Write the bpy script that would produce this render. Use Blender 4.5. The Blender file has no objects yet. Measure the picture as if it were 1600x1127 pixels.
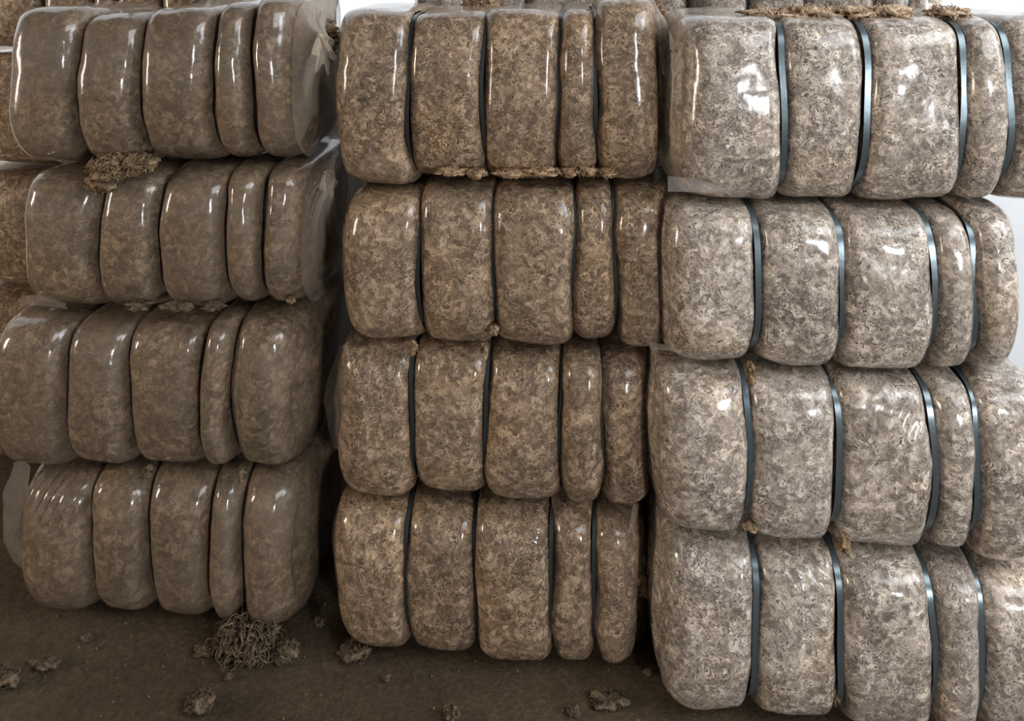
import bpy, math, random
import numpy as np
from mathutils import Vector, noise
random.seed(7); np.random.seed(7)
sc = bpy.context.scene
C = sc.collection

# ------------------------------------------------------------------ camera
F = 1155.0; YAW = math.radians(5.0); HZ = -60.0; CH = 1.92; CD = 2.09
cam_d = bpy.data.cameras.new('camera'); cam = bpy.data.objects.new('camera', cam_d); C.objects.link(cam)
cam_d.sensor_width = 36; cam_d.lens = 36*F/1600.0
cam_d.shift_y = -(563.5-HZ)/1600.0
cam.location = (0, -CD, CH); cam.rotation_euler = (math.pi/2, 0, YAW)
sc.camera = cam
# ------------------------------------------------------------------ world, light, exposure
w = bpy.data.worlds.new('daylight'); sc.world = w; w.use_nodes = True
bg = w.node_tree.nodes['Background']; bg.inputs[0].default_value = (0.90, 0.95, 1.0, 1); bg.inputs[1].default_value = 1.4
sc.view_settings.view_transform = 'Standard'; sc.view_settings.look = 'None'
sc.view_settings.gamma = 1; sc.view_settings.use_curve_mapping = False
sc.view_settings.exposure = 0.0
def area(name, loc, target, sx, sy, power, col):
    l = bpy.data.lights.new(name, 'AREA'); l.shape = 'RECTANGLE'; l.size = sx; l.size_y = sy
    l.energy = power; l.color = col
    o = bpy.data.objects.new(name, l); C.objects.link(o); o.location = loc
    o.rotation_euler = (Vector(target)-Vector(loc)).to_track_quat('-Z', 'Y').to_euler()
    return o
area('door_daylight', (2.9, -5.2, 1.35), (1.0, 0, 1.2), 0.48, 0.75, 125, (0.97, 0.98, 1.0))
area('side_window_daylight', (-5.2, -1.5, 1.5), (0, 0, 0.9), 0.45, 1.1, 95, (1.0, 0.82, 0.62))
area('roof_light_daylight', (2.9, -1.6, 3.95), (0.9, 0, 1.6), 4.2, 2.4, 215, (0.96, 0.98, 1.0))
area('side_opening_daylight', (4.6, -1.7, 3.0), (1.3, 0, 1.5), 1.6, 1.6, 85, (0.78, 0.88, 1.0))

# ------------------------------------------------------------------ helpers
def unproj(u, v, yp):
    """pixel -> point on the vertical plane y = yp"""
    r = (u-800)/F; k = math.cos(YAW)+r*math.sin(YAW)
    t = (yp+CD)/k
    return (t*(-math.sin(YAW)+r*math.cos(YAW)), yp, CH-(v-HZ)/F*t)
def floor_pt(u, v):
    t = CH*F/(v-HZ); r = (u-800)/F
    return (t*(-math.sin(YAW)+r*math.cos(YAW)), -CD+t*(math.cos(YAW)+r*math.sin(YAW)), 0.0)
def ux(u, yp): return unproj(u, 0, yp)[0]
def uz(u, v, yp): return unproj(u, v, yp)[2]

def mesh_obj(name, verts, faces, m, parent=None, smooth=True):
    me = bpy.data.meshes.new(name); me.from_pydata([tuple(p) for p in verts], [], faces)
    if smooth: me.polygons.foreach_set('use_smooth', [True]*len(me.polygons))
    me.materials.append(m); me.update()
    o = bpy.data.objects.new(name, me); C.objects.link(o)
    if parent is not None: o.parent = parent
    return o
def grid_faces(nr, nc, wrap=True, off=0):
    f = []
    for i in range(nr-1):
        for j in range(nc if wrap else nc-1):
            j2 = (j+1) % nc
            f.append((off+i*nc+j, off+i*nc+j2, off+(i+1)*nc+j2, off+(i+1)*nc+j))
    return f
def thing(name, label, cat, loc, group=None):
    o = bpy.data.objects.new(name, None); C.objects.link(o); o.location = loc
    o.empty_display_size = 0.1
    o['label'] = label; o['category'] = cat
    if group: o['group'] = group
    return o
def tag(o, label, cat, group=None):
    o['label'] = label; o['category'] = cat
    if group: o['group'] = group
    return o

# ------------------------------------------------------------------ materials
def newmat(name):
    m = bpy.data.materials.new(name); m.use_nodes = True
    nt = m.node_tree; b = nt.nodes['Principled BSDF']
    return m, nt, b
def N(nt, t, **kw):
    n = nt.nodes.new(t)
    for k, v in kw.items():
        if k in ('operation', 'blend_type', 'data_type', 'feature', 'distance'): setattr(n, k, v)
        else: n.inputs[k].default_value = v
    return n
def ramp(nt, fac, stops):
    r = nt.nodes.new('ShaderNodeValToRGB'); e = r.color_ramp.elements
    while len(e) < len(stops): e.new(0.5)
    for q, (p, c) in zip(e, stops): q.position = p; q.color = (*c, 1)
    nt.links.new(fac, r.inputs[0]); return r.outputs[0]
def mixc(nt, fac, a, b, mode='MIX'):
    n = nt.nodes.new('ShaderNodeMix'); n.data_type = 'RGBA'; n.blend_type = mode
    for s, v in ((0, fac), (6, a), (7, b)):
        if hasattr(v, 'node'): nt.links.new(v, n.inputs[s])
        else: n.inputs[s].default_value = v if s == 0 else (*v, 1)
    return n.outputs[2]

def wool_mat(name, dark, mid, light, haze, hazecol, coat=1.0, crough=0.16, fleck=1.0):
    m, nt, b = newmat(name); L = nt.links.new
    tc = nt.nodes.new('ShaderNodeTexCoord'); oi = nt.nodes.new('ShaderNodeObjectInfo')
    mul = N(nt, 'ShaderNodeVectorMath', operation='SCALE'); 
    cmb = nt.nodes.new('ShaderNodeCombineXYZ')
    for k in range(3): L(oi.outputs['Random'], cmb.inputs[k])
    L(cmb.outputs[0], mul.inputs[0]); mul.inputs['Scale'].default_value = 37.0
    add = N(nt, 'ShaderNodeVectorMath', operation='ADD'); L(tc.outputs['Object'], add.inputs[0]); L(mul.outputs[0], add.inputs[1])
    P = add.outputs[0]
    wn = N(nt, 'ShaderNodeTexNoise', Scale=22.0, Detail=2.0); L(P, wn.inputs['Vector'])
    ws = N(nt, 'ShaderNodeVectorMath', operation='SCALE'); L(wn.outputs['Color'], ws.inputs[0]); ws.inputs['Scale'].default_value = 0.04
    wp = N(nt, 'ShaderNodeVectorMath', operation='ADD'); L(P, wp.inputs[0]); L(ws.outputs[0], wp.inputs[1])
    n1 = N(nt, 'ShaderNodeTexNoise', Scale=100.0, Detail=4.0, Roughness=0.68, Distortion=0.7); L(wp.outputs[0], n1.inputs['Vector'])
    fs = N(nt, 'ShaderNodeVectorMath', operation='SCALE'); L(n1.outputs['Color'], fs.inputs[0]); fs.inputs['Scale'].default_value = 0.022
    fp = N(nt, 'ShaderNodeVectorMath', operation='ADD'); L(wp.outputs[0], fp.inputs[0]); L(fs.outputs[0], fp.inputs[1])
    vo = nt.nodes.new('ShaderNodeTexVoronoi'); vo.inputs['Scale'].default_value = 66.0; L(fp.outputs[0], vo.inputs['Vector'])
    sp = nt.nodes.new('ShaderNodeSeparateColor'); L(vo.outputs['Color'], sp.inputs[0])
    flake = ramp(nt, sp.outputs[0], [(0.06, dark), (0.28, mid), (0.60, mid), (0.82, light)])
    fine = ramp(nt, n1.outputs['Fac'], [(0.36, dark), (0.46, mid), (0.52, mid), (0.62, light)])
    col = mixc(nt, 0.45, flake, fine)
    m5 = N(nt, 'ShaderNodeTexNoise', Scale=26.0, Detail=3.0, Roughness=0.6, Distortion=1.2); L(wp.outputs[0], m5.inputs['Vector'])
    col = mixc(nt, 1.0, col, ramp(nt, m5.outputs['Fac'], [(0.34, (0.62, 0.58, 0.54)), (0.5, (0.98, 0.96, 0.94)), (0.64, (1.32, 1.30, 1.26))]), 'MULTIPLY')
    # dark specks and short dark fibres
    n3 = N(nt, 'ShaderNodeTexNoise', Scale=120.0, Detail=2.0, Distortion=2.2); L(wp.outputs[0], n3.inputs['Vector'])
    n4 = N(nt, 'ShaderNodeTexNoise', Scale=9.0, Detail=2.0); L(P, n4.inputs['Vector'])
    s4 = N(nt, 'ShaderNodeMath', operation='MULTIPLY_ADD'); L(n4.outputs['Fac'], s4.inputs[0]); s4.inputs[1].default_value = 0.30; L(n3.outputs['Fac'], s4.inputs[2])
    fk = ramp(nt, s4.outputs[0], [(0.70, (0, 0, 0)), (0.75, (fleck, fleck, fleck))])
    col = mixc(nt, fk, col, tuple(c*0.22 for c in mid))
    # big tonal patches: greyer, warmer
    n2 = N(nt, 'ShaderNodeTexNoise', Scale=5.0, Detail=3.0); L(P, n2.inputs['Vector'])
    tone = ramp(nt, n2.outputs['Fac'], [(0.3, (0.78, 0.74, 0.70)), (0.5, (1.0, 0.97, 0.94)), (0.7, (1.1, 1.0, 0.86))])
    col = mixc(nt, 1.0, col, tone, 'MULTIPLY')
    n5 = N(nt, 'ShaderNodeTexNoise', Scale=4.0, Detail=2.0); L(wp.outputs[0], n5.inputs['Vector'])
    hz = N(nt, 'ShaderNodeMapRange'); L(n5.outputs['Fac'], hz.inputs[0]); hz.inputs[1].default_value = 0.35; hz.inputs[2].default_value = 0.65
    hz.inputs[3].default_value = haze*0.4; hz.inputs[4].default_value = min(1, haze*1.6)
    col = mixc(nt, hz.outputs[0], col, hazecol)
    L(col, b.inputs['Base Color']); b.inputs['Roughness'].default_value = 0.75
    b.inputs['Specular IOR Level'].default_value = 0.25
    bp = N(nt, 'ShaderNodeBump', Strength=0.55, Distance=0.004); L(n1.outputs['Fac'], bp.inputs['Height']); L(bp.outputs[0], b.inputs['Normal'])
    b.inputs['Coat Weight'].default_value = coat; b.inputs['Coat Roughness'].default_value = crough; b.inputs['Coat IOR'].default_value = 1.5
    c1 = N(nt, 'ShaderNodeTexNoise', Scale=16.0, Detail=3.0, Roughness=0.5, Distortion=0.6); L(P, c1.inputs['Vector'])
    cb = N(nt, 'ShaderNodeBump', Strength=0.28, Distance=0.005); L(c1.outputs['Fac'], cb.inputs['Height']); L(cb.outputs[0], b.inputs['Coat Normal'])
    return m
M_L = wool_mat('wrapped_wool_dull_shaded', (0.075, 0.054, 0.038), (0.165, 0.121, 0.083), (0.33, 0.25, 0.175), 0.40, (0.155, 0.115, 0.080), crough=0.14, fleck=0.6)  # dull film; the left stack's dimmer light is painted in as darker wool
M_M = wool_mat('wrapped_wool_warm', (0.070, 0.045, 0.028), (0.235, 0.168, 0.114), (0.54, 0.42, 0.30), 0.14, (0.23, 0.17, 0.12))
M_R = wool_mat('wrapped_wool_pale', (0.085, 0.062, 0.045), (0.385, 0.333, 0.288), (0.78, 0.72, 0.65), 0.12, (0.41, 0.365, 0.325))

def raw_wool(name, a, c):
    m, nt, b = newmat(name); L = nt.links.new
    tc = nt.nodes.new('ShaderNodeTexCoord')
    n = N(nt, 'ShaderNodeTexNoise', Scale=45.0, Detail=4.0, Distortion=1.0); L(tc.outputs['Object'], n.inputs['Vector'])
    L(ramp(nt, n.outputs['Fac'], [(0.35, a), (0.65, c)]), b.inputs['Base Color']); b.inputs['Roughness'].default_value = 0.95
    b.inputs['Specular IOR Level'].default_value = 0.1
    bp = N(nt, 'ShaderNodeBump', Strength=0.8, Distance=0.01); L(n.outputs['Fac'], bp.inputs['Height']); L(bp.outputs[0], b.inputs['Normal'])
    return m
RAW = raw_wool('bare_brown_wool', (0.18, 0.11, 0.062), (0.50, 0.34, 0.21))
RAWP = raw_wool('bare_pale_wool', (0.30, 0.20, 0.13), (0.62, 0.47, 0.33))
RAWT = raw_wool('bare_torn_wool', (0.11, 0.072, 0.04), (0.36, 0.25, 0.15))
RAWD = raw_wool('bare_dirty_wool', (0.06, 0.042, 0.028), (0.20, 0.145, 0.095))

def strap_mat(name, col, rough, metal):
    m, nt, b = newmat(name); b.inputs['Base Color'].default_value = (*col, 1)
    b.inputs['Roughness'].default_value = rough; b.inputs['Metallic'].default_value = metal
    tc = nt.nodes.new('ShaderNodeTexCoord'); n = N(nt, 'ShaderNodeTexNoise', Scale=30.0, Detail=2.0)
    nt.links.new(tc.outputs['Object'], n.inputs['Vector'])
    bp = N(nt, 'ShaderNodeBump', Strength=0.2, Distance=0.003); nt.links.new(n.outputs['Fac'], bp.inputs['Height']); nt.links.new(bp.outputs[0], b.inputs['Normal'])
    return m
S_BLUE = strap_mat('blue_grey_strap', (0.13, 0.17, 0.19), 0.3, 0.6)
S_DARK = strap_mat('dark_grey_strap', (0.055, 0.062, 0.062), 0.35, 0.5)

def film_mat(name, body, col):
    m, nt, b = newmat(name); L = nt.links.new
    b.inputs['Base Color'].default_value = (*col, 1); b.inputs['Roughness'].default_value = 0.16
    b.inputs['Specular IOR Level'].default_value = 0.8
    tr = nt.nodes.new('ShaderNodeBsdfTransparent'); mx = nt.nodes.new('ShaderNodeMixShader')
    lw = nt.nodes.new('ShaderNodeLayerWeight'); lw.inputs[0].default_value = 0.35
    mr = nt.nodes.new('ShaderNodeMapRange'); L(lw.outputs['Facing'], mr.inputs[0]); mr.inputs[3].default_value = body; mr.inputs[4].default_value = min(0.8, body+0.42)
    tl = nt.nodes.new('ShaderNodeBsdfTranslucent'); tl.inputs[0].default_value = (*[min(1, c*1.3) for c in col], 1)
    m2 = nt.nodes.new('ShaderNodeMixShader'); m2.inputs[0].default_value = 0.4; L(b.outputs[0], m2.inputs[1]); L(tl.outputs[0], m2.inputs[2])
    L(mr.outputs[0], mx.inputs[0]); L(tr.outputs[0], mx.inputs[1]); L(m2.outputs[0], mx.inputs[2])
    L(mx.outputs[0], nt.nodes['Material Output'].inputs['Surface'])
    tc = nt.nodes.new('ShaderNodeTexCoord'); n = N(nt, 'ShaderNodeTexNoise', Scale=30.0, Detail=3.0, Distortion=1.0); L(tc.outputs['Object'], n.inputs['Vector'])
    bp = N(nt, 'ShaderNodeBump', Strength=0.5, Distance=0.008); L(n.outputs['Fac'], bp.inputs['Height']); L(bp.outputs[0], b.inputs['Normal'])
    return m
FILM = film_mat('clear_plastic_film', 0.06, (0.66, 0.58, 0.50))
FILMP = film_mat('pleated_plastic_film', 0.16, (0.78, 0.70, 0.60))
FILMG = film_mat('milky_plastic_film', 0.30, (0.42, 0.385, 0.35))

# ------------------------------------------------------------------ the shed
def box(name, x0, x1, y0, y1, z0, z1, m, kind=None, parent=None):
    v = [(x, y, z) for x in (x0, x1) for y in (y0, y1) for z in (z0, z1)]
    f = [(0,1,3,2),(4,6,7,5),(0,4,5,1),(2,3,7,6),(0,2,6,4),(1,5,7,3)]
    o = mesh_obj(name, v, f, m, parent, smooth=False)
    if kind: o['kind'] = kind
    return o
def earth():
    m, nt, b = newmat('trodden_earth'); L = nt.links.new
    tc = nt.nodes.new('ShaderNodeTexCoord')
    n = N(nt, 'ShaderNodeTexNoise', Scale=1.6, Detail=6.0, Roughness=0.6); L(tc.outputs['Object'], n.inputs['Vector'])
    c = ramp(nt, n.outputs['Fac'], [(0.35, (0.062, 0.044, 0.028)), (0.6, (0.100, 0.074, 0.047))])
    n2 = N(nt, 'ShaderNodeTexNoise', Scale=70.0, Detail=5.0, Roughness=0.7); L(tc.outputs['Object'], n2.inputs['Vector'])
    k = ramp(nt, n2.outputs['Fac'], [(0.4, (0.75, 0.75, 0.75)), (0.62, (1.15, 1.12, 1.08)), (0.72, (1.9, 1.8, 1.6))])
    L(mixc(nt, 1.0, c, k, 'MULTIPLY'), b.inputs['Base Color']); b.inputs['Roughness'].default_value = 0.9
    b.inputs['Specular IOR Level'].default_value = 0.15
    bp = N(nt, 'ShaderNodeBump', Strength=0.7, Distance=0.01); L(n2.outputs['Fac'], bp.inputs['Height']); L(bp.outputs[0], b.inputs['Normal'])
    return m
EARTH = earth()
m, nt, b = newmat('limewashed_wall'); b.inputs['Roughness'].default_value = 0.9
tc = nt.nodes.new('ShaderNodeTexCoord'); n = N(nt, 'ShaderNodeTexNoise', Scale=3.0, Detail=4.0); nt.links.new(tc.outputs['Object'], n.inputs['Vector'])
nt.links.new(ramp(nt, n.outputs['Fac'], [(0.3, (0.66, 0.68, 0.70)), (0.7, (0.78, 0.79, 0.80))]), b.inputs['Base Color']); WALL = m
m, nt, b = newmat('painted_steel'); b.inputs['Base Color'].default_value = (0.45, 0.47, 0.5, 1); b.inputs['Roughness'].default_value = 0.5; STEEL = m
m, nt, b = newmat('dark_roof_sheet'); b.inputs['Base Color'].default_value = (0.16, 0.14, 0.12, 1); b.inputs['Roughness'].default_value = 0.8; ROOF = m

def make_floor():
    n = 190; xs = np.linspace(-9, 7, n); ys = np.concatenate([np.linspace(-9, -2.2, 30), np.linspace(-2.15, 0.6, 150), np.linspace(0.7, 7, 30)])
    v = []
    for y in ys:
        for x in xs:
            fine = 1 if -2.3 < y < 0.7 else 0
            v.append((x, y, 0.012*noise.noise(Vector((x*1.3, y*1.3, 0)))*fine + 0.006*noise.noise(Vector((x*7, y*7, 3)))*fine - 0.006))
    o = mesh_obj('floor', v, grid_faces(len(ys), n, False), EARTH); o['kind'] = 'structure'
make_floor()
XL, XR, YF, YB, ZC = -7.0, 5.5, -7.5, 1.32, 4.4
box('wall_left', XL-0.2, XL, YF, YB, 0, ZC, WALL, 'structure')
box('wall_front', XL, XR, YF-0.2, YF, 0, ZC, WALL, 'structure')
box('wall_back', XL, XR, YB, YB+0.2, 0, 1.58, WALL, 'structure')
box('ceiling', XL, XR, YF, YB, ZC, ZC+0.15, ROOF, 'structure')
box('wall_right', XR, XR+0.2, YF, -1.5, 0, ZC, WALL, 'structure')
for k, x in enumerate((-6.9, -4.4, -2.2, -0.55, 0.9, 2.06, 3.4, 5.4)):
    box('trim_%d' % (k+1), x-0.045, x+0.045, YB, YB+0.12, 1.58, ZC, STEEL, 'structure')

# ------------------------------------------------------------------ bales
def section(a_t, a_b, b_, nt_, nb_, dense):
    """closed cross section in (y, z) around 0; front is -y; arc-length sampled, finer in front"""
    th = np.linspace(-math.pi, math.pi, 1441)
    s, c = np.sin(th), np.cos(th)
    n = np.where(s > 0, nt_, nb_); a = np.where(s > 0, a_t, a_b)
    z = a*np.sign(s)*np.abs(s)**(2/n); y = -b_*np.sign(c)*np.abs(c)**(2/n)
    return y, z
def arc_index(dense, nth):
    # parameters computed once on a typical section
    y, z = section(.23, .23, .28, 4.0, 2.9, 1)
    d = np.hypot(np.diff(y), np.diff(z)); wgt = np.where((y[1:] < -0.10), dense, 1.0)
    cum = np.concatenate([[0], np.cumsum(d*wgt)]); t = np.linspace(0, cum[-1], nth, endpoint=False)
    return np.interp(t, cum, np.linspace(-math.pi, math.pi, 1441))
TH_HI = arc_index(3.2, 200); TH_LO = arc_index(2.0, 90); TH_S = arc_index(2.0, 120)
def sect_at(th, a_t, a_b, b_, nt_, nb_):
    s, c = np.sin(th), np.cos(th)
    n = np.where(s > 0, nt_, nb_); a = np.where(s > 0, a_t, a_b)
    y = -b_*np.sign(c)*np.abs(c)**(2/n); z = a*np.sign(s)*np.abs(s)**(2/n)
    q = z/a                                        # the strapped faces bow outwards between top and bottom
    bow = np.where(q > 0, 0.024, 0.042)*q*q
    return (y+np.where(y < 0, bow, -bow)*np.clip(np.abs(y)/0.2, 0, 1), z)

class Wob:
    """the line along which two neighbouring sections of a bale meet"""
    def __init__(self, x, gap, amp=0.004, pts=None):
        self.x = x; self.gap = gap; self.seed = random.random()*100; self.amp = amp; self.pts = pts
    def __call__(self, z):
        z = np.atleast_1d(z)
        w_ = self.amp*np.sin(z*11+self.seed)+0.3*self.amp*np.sin(z*27+self.seed*3)
        return self.x+w_

def lobe(parent, o3, L, R, yf, depth, zt, zb, m, endL=False, endR=False, hi=True, crinkles=(), lumps=1.0, name='wrapped_section', nt_=8.0, nb_=3.8, edge=0.042, vf=0.28, ew=0.040):
    TH = TH_HI if hi else TH_LO; nth = len(TH); ns = 42 if hi else 18
    wid = R.x-L.x
    seed = Vector((random.random()*50, random.random()*50, random.random()*50))
    zc = zb+(zt-zb)*0.52; b0 = depth/2; yc = yf+b0
    ss = np.sin(np.linspace(-1, 1, ns)*math.pi/2)          # finer near both edges
    rows = []
    for s in ss:
        x_lin = (s+1)/2*wid
        e = 0.010*s*s
        for dist, isend in ((x_lin, endL), (wid-x_lin, endR)):
            Wd = 0.075 if isend else min(ew, wid*0.42); Ed = 0.065 if isend else edge
            if dist < Wd:
                q = 1-dist/Wd; e += Ed*(1-math.sqrt(max(0, 1-q*q)))
        y, z = sect_at(TH, zt-zc-e*vf, zc-zb-e*vf, b0-e, nt_, nb_)
        fL = L(z+zc)+(0 if endL else L.gap/2); fR = R(z+zc)-(0 if endR else R.gap/2)
        x = fL+(fR-fL)*(s+1)/2
        rows.append(np.stack([x, y+yc, z+zc], 1))
    # closing caps (the outer ends of the bale are shallow domes)
    def cap(row, sign, isend):
        out = []; cen = row.mean(0)
        for k in ((0.88, .010), (0.72, .020), (0.5, .028), (0.25, .032), (0.04, .034)):
            p = cen+(row-cen)*k[0]; p = p.copy(); p[:, 0] = row[:, 0]*k[0]+cen[0]*(1-k[0])+sign*(k[1] if isend else 0.0)
            out.append(p)
        return out
    capL = cap(rows[0], -1, endL)[::-1]; capR = cap(rows[-1], 1, endR)
    allr = capL+rows+capR
    V = np.concatenate(allr)
    nr = len(allr)
    G = V.reshape(nr, nth, 3)
    # normals
    du = np.gradient(G, axis=0); dv = np.roll(G, -1, 1)-np.roll(G, 1, 1)
    nn = np.cross(dv, du); ln = np.linalg.norm(nn, axis=2, keepdims=True); nn = nn/np.maximum(ln, 1e-9)
    cc = G.mean((0, 1)); 
    if ((G-cc)*nn).sum() < 0: nn = -nn
    Vf = G.reshape(-1, 3); nf = nn.reshape(-1, 3)
    disp = np.empty(len(Vf))
    nz = noise.noise
    for i, p in enumerate(Vf):
        v = Vector(p)
        disp[i] = 0.011*nz(v*5.0+seed)+0.0040*nz(v*12.0+seed)+0.0010*nz(v*34.0+seed)
    disp *= lumps
    for (cx, cy, cz, rad, ang, amp, fr) in crinkles:
        d = Vf-np.array((cx, cy, cz)); rr = np.linalg.norm(d, axis=1)
        t = d[:, 0]*math.cos(ang)+d[:, 2]*math.sin(ang); o_ = -d[:, 0]*math.sin(ang)+d[:, 2]*math.cos(ang)
        disp += amp*np.sin(t*fr+3*np.sin(o_*25))*np.exp(-(rr/rad)**2*2)
    Vf = Vf+nf*disp[:, None]
    Vf[:, 2] = np.clip(Vf[:, 2], zb, zt)                # pressed flat against the bale above and below
    Vf = Vf-np.array(o3)
    faces = grid_faces(nr, nth, True)
    n0 = len(Vf); Vf = np.vstack([Vf, Vf[:nth].mean(0), Vf[-nth:].mean(0)])
    for j in range(nth):
        j2 = (j+1) % nth
        faces.append((n0, j2, j)); faces.append((n0+1, (nr-1)*nth+j, (nr-1)*nth+j2))
    return mesh_obj(name, Vf, faces, m, parent)

def strap(parent, o3, B, yf, depth, zt, zb, m, wdt=0.018, inset=0.024):
    zc = zb+(zt-zb)*0.52; b0 = depth/2; yc = yf+b0
    nth = len(TH_S); V = []; f = []
    c4 = [(-wdt/2, inset), (wdt/2, inset), (wdt/2, inset+0.0015), (-wdt/2, inset+0.0015)]
    for q in range(4):                                  # each face of the band has its own edges, so they stay crisp
        for dx, e in (c4[q], c4[(q+1) % 4]):
            y, z = sect_at(TH_S, zt-zc-e*0.35, zc-zb-e*0.35, b0-e, 8.0, 3.8)
            V.append(np.stack([B(z+zc)+dx, y+yc, z+zc], 1)-np.array(o3))
        f += grid_faces(2, nth, True, q*2*nth)
    return mesh_obj('strap', np.concatenate(V), f, m, parent)

def bale(label, cols, tops, bots, yf, m, sm, depth=0.56, nb=5.5, group=None, hi=True, gap=0.004, yj=None, zcorr=0.0, crink={}, endL=True, endR=True, ztabs=None, zfloor=None, lumps=1.0, sinset=0.028, swidth=0.011, edge=0.042, ew=0.036, press=0.003, above=None):
    """cols: 6 pixel columns of the section borders at mid height; tops / bots: 5 pixel rows"""
    DZ = 0.032; yx = yf+0.02; yz = yf+0.085
    xs = [ux(u, yx) for u in cols]
    zt = [uz((cols[i]+cols[i+1])/2, tops[i], yz)+press-(0 if press == 0 else DZ) for i in range(5)]
    zb = [uz((cols[i]+cols[i+1])/2, bots[i], yz)-DZ for i in range(5)]
    if ztabs is not None: zt = [ztabs+random.uniform(-.01, .01) for _ in zt]
    if zfloor is not None: zb = [zfloor+random.uniform(0, .004) for _ in zb]
    if above is not None:                                   # the top of each section bears on the sections above it
        for i in range(5):
            hit = [z_ for (a_, b_, z_) in LOBES[above] if min(b_, xs[i+1])-max(a_, xs[i]) > 0.0]
            if hit: zt[i] = min(hit)-0.003
    LOBES[label] = [(xs[i], xs[i+1], zb[i]) for i in range(5)]
    root = thing('wool_bale', label, 'wool bale', ((xs[0]+xs[5])/2, yf+depth/2, min(zb)), group)
    o3 = tuple(root.location)
    W = [Wob(x, gap) for x in xs]
    for i in range(5):
        cr = []
        for (cu, cv, rad, ang, amp, fr) in crink.get(i, ()):
            p = unproj(cu, cv, yf); cr.append((p[0], p[1]+0.01, p[2], rad, ang, amp, fr))
        y0 = yf+(yj[i] if yj else random.uniform(-.008, .008))
        lobe(root, o3, W[i], W[i+1], y0, depth, zt[i], zb[i], m, endL and i == 0, endR and i == 4, hi, cr, lumps, edge=edge, ew=ew, nb_=nb)
    for i in range(1, 5):
        strap(root, o3, W[i], yf+0.004, depth-0.008, min(zt[i-1], zt[i]), max(zb[i-1], zb[i]), sm, swidth, sinset)
    root['_x0'] = xs[0]; root['_x5'] = xs[5]; root['_zt'] = max(zt); root['_zb'] = min(zb)
    return root

LOBES = {}
GL, GM, GR = 'bales of the left stack', 'bales of the middle stack', 'bales of the right stack'
YL, YM, YR = -0.12, -0.15, -0.25
B = {}
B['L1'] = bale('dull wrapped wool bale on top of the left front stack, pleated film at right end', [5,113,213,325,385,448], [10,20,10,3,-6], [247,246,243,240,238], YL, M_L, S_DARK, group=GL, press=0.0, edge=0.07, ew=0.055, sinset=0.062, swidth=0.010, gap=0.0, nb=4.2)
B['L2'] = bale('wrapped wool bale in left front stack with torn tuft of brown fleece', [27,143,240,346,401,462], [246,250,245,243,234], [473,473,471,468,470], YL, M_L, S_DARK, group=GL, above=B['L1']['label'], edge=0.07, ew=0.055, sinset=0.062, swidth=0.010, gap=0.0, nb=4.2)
B['L3'] = bale('smooth shaded wool bale third from top of left front stack, cut by edge', [-25,92,192,308,353,448], [477,484,481,484,470], [720,718,721,718,724], YL-0.02, M_L, S_DARK, group=GL, above=B['L2']['label'], edge=0.07, ew=0.055, sinset=0.062, swidth=0.010, gap=0.0, nb=4.2)
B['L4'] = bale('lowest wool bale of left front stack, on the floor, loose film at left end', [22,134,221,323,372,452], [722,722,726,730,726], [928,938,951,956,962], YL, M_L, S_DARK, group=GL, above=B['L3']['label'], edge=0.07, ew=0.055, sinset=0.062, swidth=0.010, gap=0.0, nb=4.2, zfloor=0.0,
    crink={0: ((60, 785, .13, -0.6, .006, 240),)})
B['M1'] = bale('wrapped wool bale on top of middle front stack, knotted film at its right end', [521,636,754,873,931,1030], [12,18,14,14,-4], [276,267,268,265,269], YM, M_M, S_DARK, group=GM, press=0.0)
B['M2'] = bale('speckled wool bale second from top of middle front stack, brown fleece along its top', [533,653,769,896,962,1046], [267,275,275,275,270], [517,521,524,520,532], YM-0.01, M_M, S_DARK, group=GM, above=B['M1']['label'])
B['M3'] = bale('brown wool bale third from top of middle front stack beside the dark gap', [521,640,757,877,940,1018], [517,524,530,533,530], [761,758,767,770,779], YM, M_M, S_DARK, group=GM, above=B['M2']['label'])
B['M4'] = bale('lowest wool bale of middle front stack, on the floor, crinkled film near its top', [518,632,740,861,929,1000], [760,757,767,772,780], [983,992,1008,1012,1028], YM, M_M, S_DARK, group=GM, above=B['M3']['label'], zfloor=0.0,
    crink={2: ((845, 800, .09, 1.0, .008, 230),), 1: ((700, 790, .05, 0.2, .003, 300),), 0: ((545, 785, .05, 1.2, .003, 300),)})
B['R1'] = bale('pale wool bale on top of right front stack, film hanging from its left end', [1072,1227,1356,1509,1580,1705], [25,25,27,27,25], [300,301,304,300,300], YR, M_R, S_BLUE, group=GR, press=0.0, gap=0.005, sinset=0.020, swidth=0.0145,
    crink={2: ((1380, 60, .03, 1.0, .003, 420),)})
B['R2'] = bale('pale blue-strapped wool bale second from top of right front stack', [1046,1184,1316,1461,1528,1601], [295,301,303,305,298], [553,556,563,562,567], YR, M_R, S_BLUE, group=GR, above=B['R1']['label'], gap=0.005, sinset=0.020, swidth=0.0145)
B['R3'] = bale('pale wool bale third from top of right front stack, diagonal crease on its film', [1034,1171,1311,1461,1531,1650], [553,560,564,565,565], [816,826,843,846,862], YR, M_R, S_BLUE, group=GR, above=B['R2']['label'], gap=0.005, sinset=0.020, swidth=0.0145,
    crink={2: ((1400, 690, .12, -0.75, .003, 170),), 3: ((1510, 600, .05, 0.4, .0035, 400),)})
B['R4'] = bale('lowest pale wool bale of right front stack, on the floor, shiny crumpled film corner', [1042,1182,1317,1463,1538,1660], [815,829,842,850,860], [1092,1104,1125,1128,1140], YR, M_R, S_BLUE, group=GR, above=B['R3']['label'], gap=0.005, sinset=0.020, swidth=0.0145, zfloor=0.0,
    crink={1: ((1290, 878, .10, 0.75, .009, 210), (1255, 900, .06, 0.3, .006, 260),)})

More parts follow.
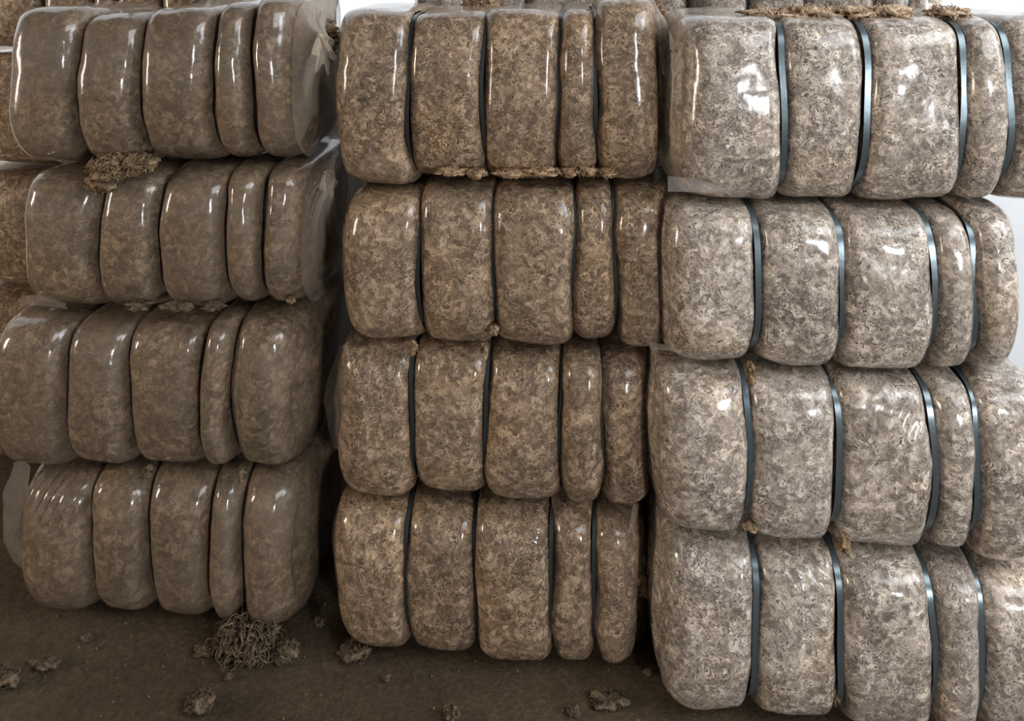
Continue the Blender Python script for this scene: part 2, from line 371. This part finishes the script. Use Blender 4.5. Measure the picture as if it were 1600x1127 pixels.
# the row of stacks behind, whose top bales show over the front row
YBK = 0.50; GB = 'bales standing behind the front stacks'
ZLV = [0.0, 0.32, 0.66, 1.12, 1.58, 2.05]
def back(labels, cols, m, sm):
    for k in range(5):
        bale(labels[4-k], cols, [0]*5, [90]*5, YBK+0.01*(k % 2), m, sm, group=GB, hi=False, ztabs=ZLV[k+1]-0.006, zfloor=ZLV[k])
def names(top, place):
    return [top]+['wrapped wool bale %s in the stack %s' % (w_, place) for w_ in ('second from the top', 'third from the top', 'second from the floor', 'lowest')]
back(names('shiny wrapped wool bale showing over the left front stack', 'behind the left front stack'), [-62,68,143,181,250,335], M_M, S_DARK)
back(names('shiny blue-strapped wool bale showing over the middle front stack', 'behind the middle front stack'), [646,733,823,946,1002,1072], M_R, S_BLUE)
back(names('pale wool bale showing over the right front stack beside bright opening', 'behind the right front stack'), [1082,1165,1256,1368,1420,1481], M_R, S_BLUE)

# ------------------------------------------------------------------ bare wool and loose film
def wool_mesh(name, cen, rad, nstr, m, parent=None, seed=0, slen=1.0, base=None):
    """a clump of fleece: matted core and curled locks standing off it"""
    rnd = random.Random(seed); V = []; Fc = []
    nu, nv = 26, 16; sd = Vector((seed*3.1, seed*1.7, 0))
    for i in range(nv+1):
        ph = math.pi*i/nv
        for j in range(nu):
            a = 2*math.pi*j/nu
            d = Vector((math.sin(ph)*math.cos(a), math.sin(ph)*math.sin(a), math.cos(ph)))
            k = 0.78+0.75*noise.noise(d*1.7+sd)+0.32*noise.noise(d*5+sd)
            V.append([d[q]*rad[q]*k for q in range(3)])
    Fc += grid_faces(nv+1, nu, True)
    rm = (rad[0]*rad[1]*rad[2])**(1/3)
    for _ in range(nstr):
        d = Vector((rnd.gauss(0, 1), rnd.gauss(0, 1), rnd.gauss(0, 1)+0.2)).normalized()
        p = Vector((d[0]*rad[0], d[1]*rad[1], d[2]*rad[2]))*0.85
        t = (d+Vector((rnd.gauss(0, .8), rnd.gauss(0, .8), rnd.gauss(0, .8)))).normalized()
        ax = Vector((rnd.gauss(0, 1), rnd.gauss(0, 1), rnd.gauss(0, 1))).normalized()
        L_ = rm*rnd.uniform(.35, .9)*slen; n = 7; th = rm*rnd.uniform(.03, .075)+0.0006; b0 = len(V); turn = rnd.uniform(.4, 1.1)
        for k in range(n):
            s1 = t.cross(ax).normalized(); s2 = t.cross(s1); r = th*(1-0.8*k/(n-1))
            for q in range(3):
                a = q*2.094; V.append(list(p+s1*(r*math.cos(a))+s2*(r*math.sin(a))))
            p = p+t*(L_/n); t = (t+s1*turn+s2*rnd.uniform(-.2, .2)).normalized()
        Fc += grid_faces(n, 3, True, b0)
    V = np.array(V)
    if base is not None: V[:, 2] = np.maximum(V[:, 2], base-cen[2]+0.0)
    o3 = np.array(parent.location) if parent is not None else None
    if parent is not None: V = V+np.array(cen)-o3
    o = mesh_obj(name, V, Fc, m, parent)
    if parent is None: o.location = cen
    return o
def bare(key, u, v, y, r, n, m=RAW, slen=1.0):
    par = B[key] if isinstance(key, str) else key
    wool_mesh('exposed_wool', unproj(u, v, y), r, n, m, par, seed=int(u+v), slen=slen)

bare('L2', 178, 262, YL+0.015, (0.075, 0.05, 0.032), 380, RAWT, 0.9); bare('L2', 218, 256, YL+0.02, (0.05, 0.04, 0.025), 220, RAWT, 0.9)
bare('L2', 158, 286, YL+0.015, (0.045, 0.03, 0.03), 200, RAWT, 0.9)
for u, v, a in ((705, 268, .04), (745, 271, .03), (800, 270, .05), (850, 268, .05), (890, 269, .03), (918, 268, .03), (948, 270, .03)):
    bare('M2', u, v, YM+0.03, (a, 0.03, 0.010), 70)
bare('M1', 752, 12, 0.25, (0.075, 0.06, 0.035), 160); bare('M1', 1018, 32, 0.20, (0.045, 0.07, 0.06), 260)
for u, v, a in ((1205, 30, .05), (1262, 27, .06), (1330, 28, .05), (1385, 26, .05), (1480, 28, .04)):
    bare('R1', u, v-6, YR+0.16, (a*1.3, 0.07, 0.018), 110, RAWP)
bare('L1', 478, 40, YL+0.22, (0.05, 0.08, 0.06), 260, RAW); bare('L1', 508, 62, YL+0.24, (0.04, 0.06, 0.06), 200, RAW)
bare('L3', 455, 470, YL+0.03, (0.012, 0.012, 0.01), 60, RAWT, 0.7)
for u, a in ((215, .04), (275, .05), (335, .03)): bare('L3', u, 478, YL+0.03, (a, 0.03, 0.008), 50, RAWD)
bare('R3', 1173, 585, YR+0.03, (0.010, 0.02, 0.035), 60, RAWT, 0.7); bare('R4', 1303, 1085, YR+0.05, (0.012, 0.02, 0.02), 60, RAWT, 0.7)
bare('R4', 1172, 822, YR+0.03, (0.02, 0.02, 0.010), 50, RAWT, 0.7); bare('R4', 1318, 850, YR+0.02, (0.015, 0.02, 0.022), 60, RAWT, 0.7)
bare('M4', 1003, 900, YM+0.12, (0.022, 0.05, 0.05), 120); bare('M3', 645, 545, YM+0.02, (0.014, 0.02, 0.018), 60, RAWT, 0.7); bare('M3', 757, 545, YM+0.02, (0.012, 0.02, 0.016), 50, RAWT, 0.7)
bare('L4', 233, 738, YL+0.02, (0.014, 0.02, 0.016), 60, RAWD); bare('L4', 378, 742, YL+0.02, (0.012, 0.02, 0.018), 60, RAWD)
bare('M2', 772, 515, YM+0.02, (0.014, 0.02, 0.014), 60, RAWT, 0.7)

def gathered(key, side, u, v, yh, pleats, tail, m=FILM, seed=1):
    """the end of the film sleeve, pleated towards the point where it is gathered"""
    par = B[key]; rnd = random.Random(seed)
    x5 = par['_x5'] if side > 0 else par['_x0']; zt, zb = par['_zt'], par['_zb']; yf = YL if key[0] == 'L' else YM if key[0] == 'M' else YR
    H = np.array(unproj(u, v, yh)); V = []; na, nr_ = 300, 30
    ths = np.linspace(-math.pi, math.pi, na, endpoint=False)
    y, z = sect_at(ths, (zt-zb)*.46, (zt-zb)*.48, .235, 4.5, 3.3)
    rim = np.stack([np.full(na, x5-side*0.01), y+yf+0.28, z+zb+(zt-zb)*.52], 1)
    pos = [(a*pleats+0.8*math.sin(a*5+seed)+0.6*math.sin(a*11)) for a in ths]
    for i in range(nr_):
        t = i/(nr_-1); k = t**0.85
        out = (H[0]-x5)*(t**2.6)
        for j in range(na):
            p = rim[j]*(1-k)+H*k; p = p.copy()
            amp = 0.030*t*t*max(0, 1-t)**0.6*(0.5+0.5*math.sin(ths[j]*3+seed))+0.0015*t
            p[0] = x5+side*(0.004+0.024*min(1, t*3))+out+side*amp*(2*abs(math.sin(pos[j]/2))**0.8-1)
            V.append(p)
    Fc = grid_faces(nr_, na, True)
    # the twisted tail beyond the gathering
    b0 = len(V); nt2 = 60
    for i in range(12):
        t = i/11
        for j in range(nt2):
            a = 2*math.pi*j/nt2; r = 0.006+tail*0.55*t**1.4; r *= 1+0.45*math.sin(a*6+seed)+0.2*math.sin(a*13)
            V.append([H[0]+side*0.45*tail*t+0.4*r*math.cos(a), H[1]-0.35*tail*t+r*0.7*math.cos(a), H[2]-0.75*tail*t*t+r*math.sin(a)])
    Fc += grid_faces(12, nt2, True, b0)
    return mesh_obj('gathered_film', np.array(V)-np.array(par.location), Fc, m, par)
gathered('L1', 1, 497, 58, YL+0.04, 46, 0.06, FILMP, 3)
gathered('L2', 1, 507, 272, YL+0.05, 40, 0.04, FILM, 8)
gathered('M1', 1, 1030, 78, YM+0.08, 30, 0.05, FILM, 5)
gathered('R1', -1, 1074, 80, YR+0.10, 34, 0.05, FILM, 6)

def sheet(key, A, Bc, ya, yb, m=FILM, rip=0.008, fr=1.6, seed=0):
    """a loose flap of film between two edges given as points, with soft folds"""
    par = B[key]; n, k_ = 36, 26; V = []
    def interp(P, t):
        q = t*(len(P)-1); i = min(int(q), len(P)-2); f = q-i
        return (P[i][0]*(1-f)+P[i+1][0]*f, P[i][1]*(1-f)+P[i+1][1]*f)
    for i in range(n):
        t = i/(n-1); a = interp(A, t); c = interp(Bc, t)
        for j in range(k_):
            s_ = j/(k_-1); yy = ya*(1-s_)+yb*s_
            p = Vector(unproj(a[0]*(1-s_)+c[0]*s_, a[1]*(1-s_)+c[1]*s_, yy))
            nz = noise.noise(p*9+Vector((seed, 0, 0)))
            p.y += rip*math.sin(fr*s_*math.pi+4*nz+3*t)+0.01*nz
            p.x += 0.004*noise.noise(p*20)
            V.append(p-Vector(par.location))
    return mesh_obj('loose_film', V, grid_faces(n, k_, False), m, par)
sheet('R1', [(1076,78),(1058,150),(1036,190),(1027,245),(1040,272),(1062,290)], [(1092,84),(1092,150),(1092,200),(1092,240),(1092,270),(1092,290)], YR+0.16, YR+0.045, FILMG, seed=2)
sheet('M1', [(1000,10),(1040,60),(1034,120),(1034,180),(1030,240),(1024,262)], [(980,20),(996,70),(1000,120),(1000,180),(998,240),(995,262)], YM+0.14, YM+0.03, FILM, seed=4)
sheet('L4', [(22,722),(6,770),(0,815),(2,850),(22,880),(42,898)], [(50,724),(48,770),(46,815),(48,850),(52,885),(60,905)], YL+0.12, YL+0.045, FILMG, seed=7)
sheet('M3', [(530,540),(512,590),(503,630),(512,665),(520,700)], [(546,540),(544,590),(542,630),(544,665),(546,700)], YM+0.12, YM+0.035, FILM, seed=9)
sheet('R4', [(1044,845),(1034,900),(1018,960),(1020,985),(1036,1000)], [(1066,845),(1064,900),(1062,960),(1064,985),(1068,1000)], YR+0.14, YR+0.045, FILM, seed=11)
sheet('M2', [(560,270),(566,250),(579,231)], [(622,270),(600,252),(580,232)], YM-0.02, YM-0.02, FILM, 0.003, seed=12)
sheet('R2', [(1044,276),(1090,280),(1140,296)], [(1044,300),(1090,302),(1140,302)], YR+0.03, YR-0.02, FILMG, 0.003, seed=13)
sheet('R3', [(1015,536),(1040,540),(1064,548)], [(1018,548),(1040,550),(1064,552)], YR+0.05, YR-0.01, FILM, 0.003, seed=14)
sheet('L3', [(34,462),(60,463),(104,474)], [(32,476),(60,478),(104,484)], YL+0.01, YL-0.04, FILM, 0.003, seed=15)
sheet('M4', [(1000,790),(1012,850),(1016,905),(1012,960),(1004,1000)], [(990,786),(978,850),(982,905),(978,960),(974,1000)], YM+0.16, YM+0.04, FILM, 0.004, seed=16)

# ------------------------------------------------------------------ wool lying on the floor
def clump(u, v, r, n, label, m=RAWD, slen=1.0):
    p = floor_pt(u, v)
    o = wool_mesh('wool_tuft', (p[0], p[1], r[2]*0.55), r, n, m, None, seed=int(u*3+v), slen=slen, base=-0.004)
    tag(o, label, 'wool tuft', 'wool scraps on the floor')
clump(385, 1012, (0.082, 0.06, 0.050), 420, 'largest matted wool tuft on the floor in front of the left stack', RAWD, 1.5)
clump(446, 1026, (0.038, 0.03, 0.024), 160, 'small fuzzy wool tuft just right of the largest tuft')
clump(318, 1020, (0.028, 0.02, 0.014), 90, 'low wool scrap just left of the largest tuft')
clump(555, 1022, (0.045, 0.03, 0.016), 150, 'flat pale wool scrap on the floor before the middle stack, left part')
clump(727, 998, (0.020, 0.018, 0.020), 110, 'pale round wool tuft against the bottom of the middle stack')
clump(500, 975, (0.018, 0.016, 0.014), 80, 'small wool scrap in the gap between left and middle stacks')
clump(312, 1104, (0.036, 0.03, 0.020), 150, 'dark wool tuft near the bottom edge below the largest tuft')
clump(357, 1060, (0.012, 0.010, 0.007), 50, 'tiny light wool scrap below the largest tuft')
clump(72, 1040, (0.040, 0.02, 0.010), 80, 'flat dark scrap on the floor towards the left edge')
clump(6, 1066, (0.045, 0.03, 0.020), 120, 'dark wool scrap cut by the left edge of the photo')
clump(135, 998, (0.018, 0.014, 0.007), 50, 'tiny reddish scrap on the floor before the left stack')
clump(604, 1060, (0.010, 0.010, 0.006), 40, 'tiny pale scrap on bare floor in front of the middle stack')
clump(706, 1118, (0.022, 0.018, 0.012), 90, 'wool tuft at the bottom edge in front of the middle stack')
clump(898, 1114, (0.020, 0.016, 0.011), 80, 'wool tuft at the bottom edge left of the right stack')
clump(950, 1096, (0.050, 0.030, 0.008), 110, 'wide flat dark scrap on the floor between middle and right stacks')
clump(1012, 1052, (0.012, 0.010, 0.007), 40, 'tiny light scrap on the floor beside the right stack')
# loose crumbs too many to count
rnd = random.Random(4); V = []; Fc = []
for _ in range(1100):
    x = rnd.uniform(-2.4, 1.4); y = rnd.uniform(-1.3, 0.1); r = rnd.uniform(.0008, .0026)
    b0 = len(V); z = 0.002+0.012*noise.noise(Vector((x*1.3, y*1.3, 0)))
    for q in range(5):
        a = q*1.257+rnd.random(); V.append((x+r*rnd.uniform(.6, 2)*math.cos(a), y+r*rnd.uniform(.6, 2)*math.sin(a), z-0.004))
    V.append((x, y, z+r*0.8))
    for q in range(5): Fc.append((b0+q, b0+(q+1) % 5, b0+5))
o = mesh_obj('wool_crumbs', V, Fc, RAWD, None, smooth=False)
tag(o, 'fine crumbs of wool and dirt scattered over the earth floor', 'debris'); o['kind'] = 'stuff'
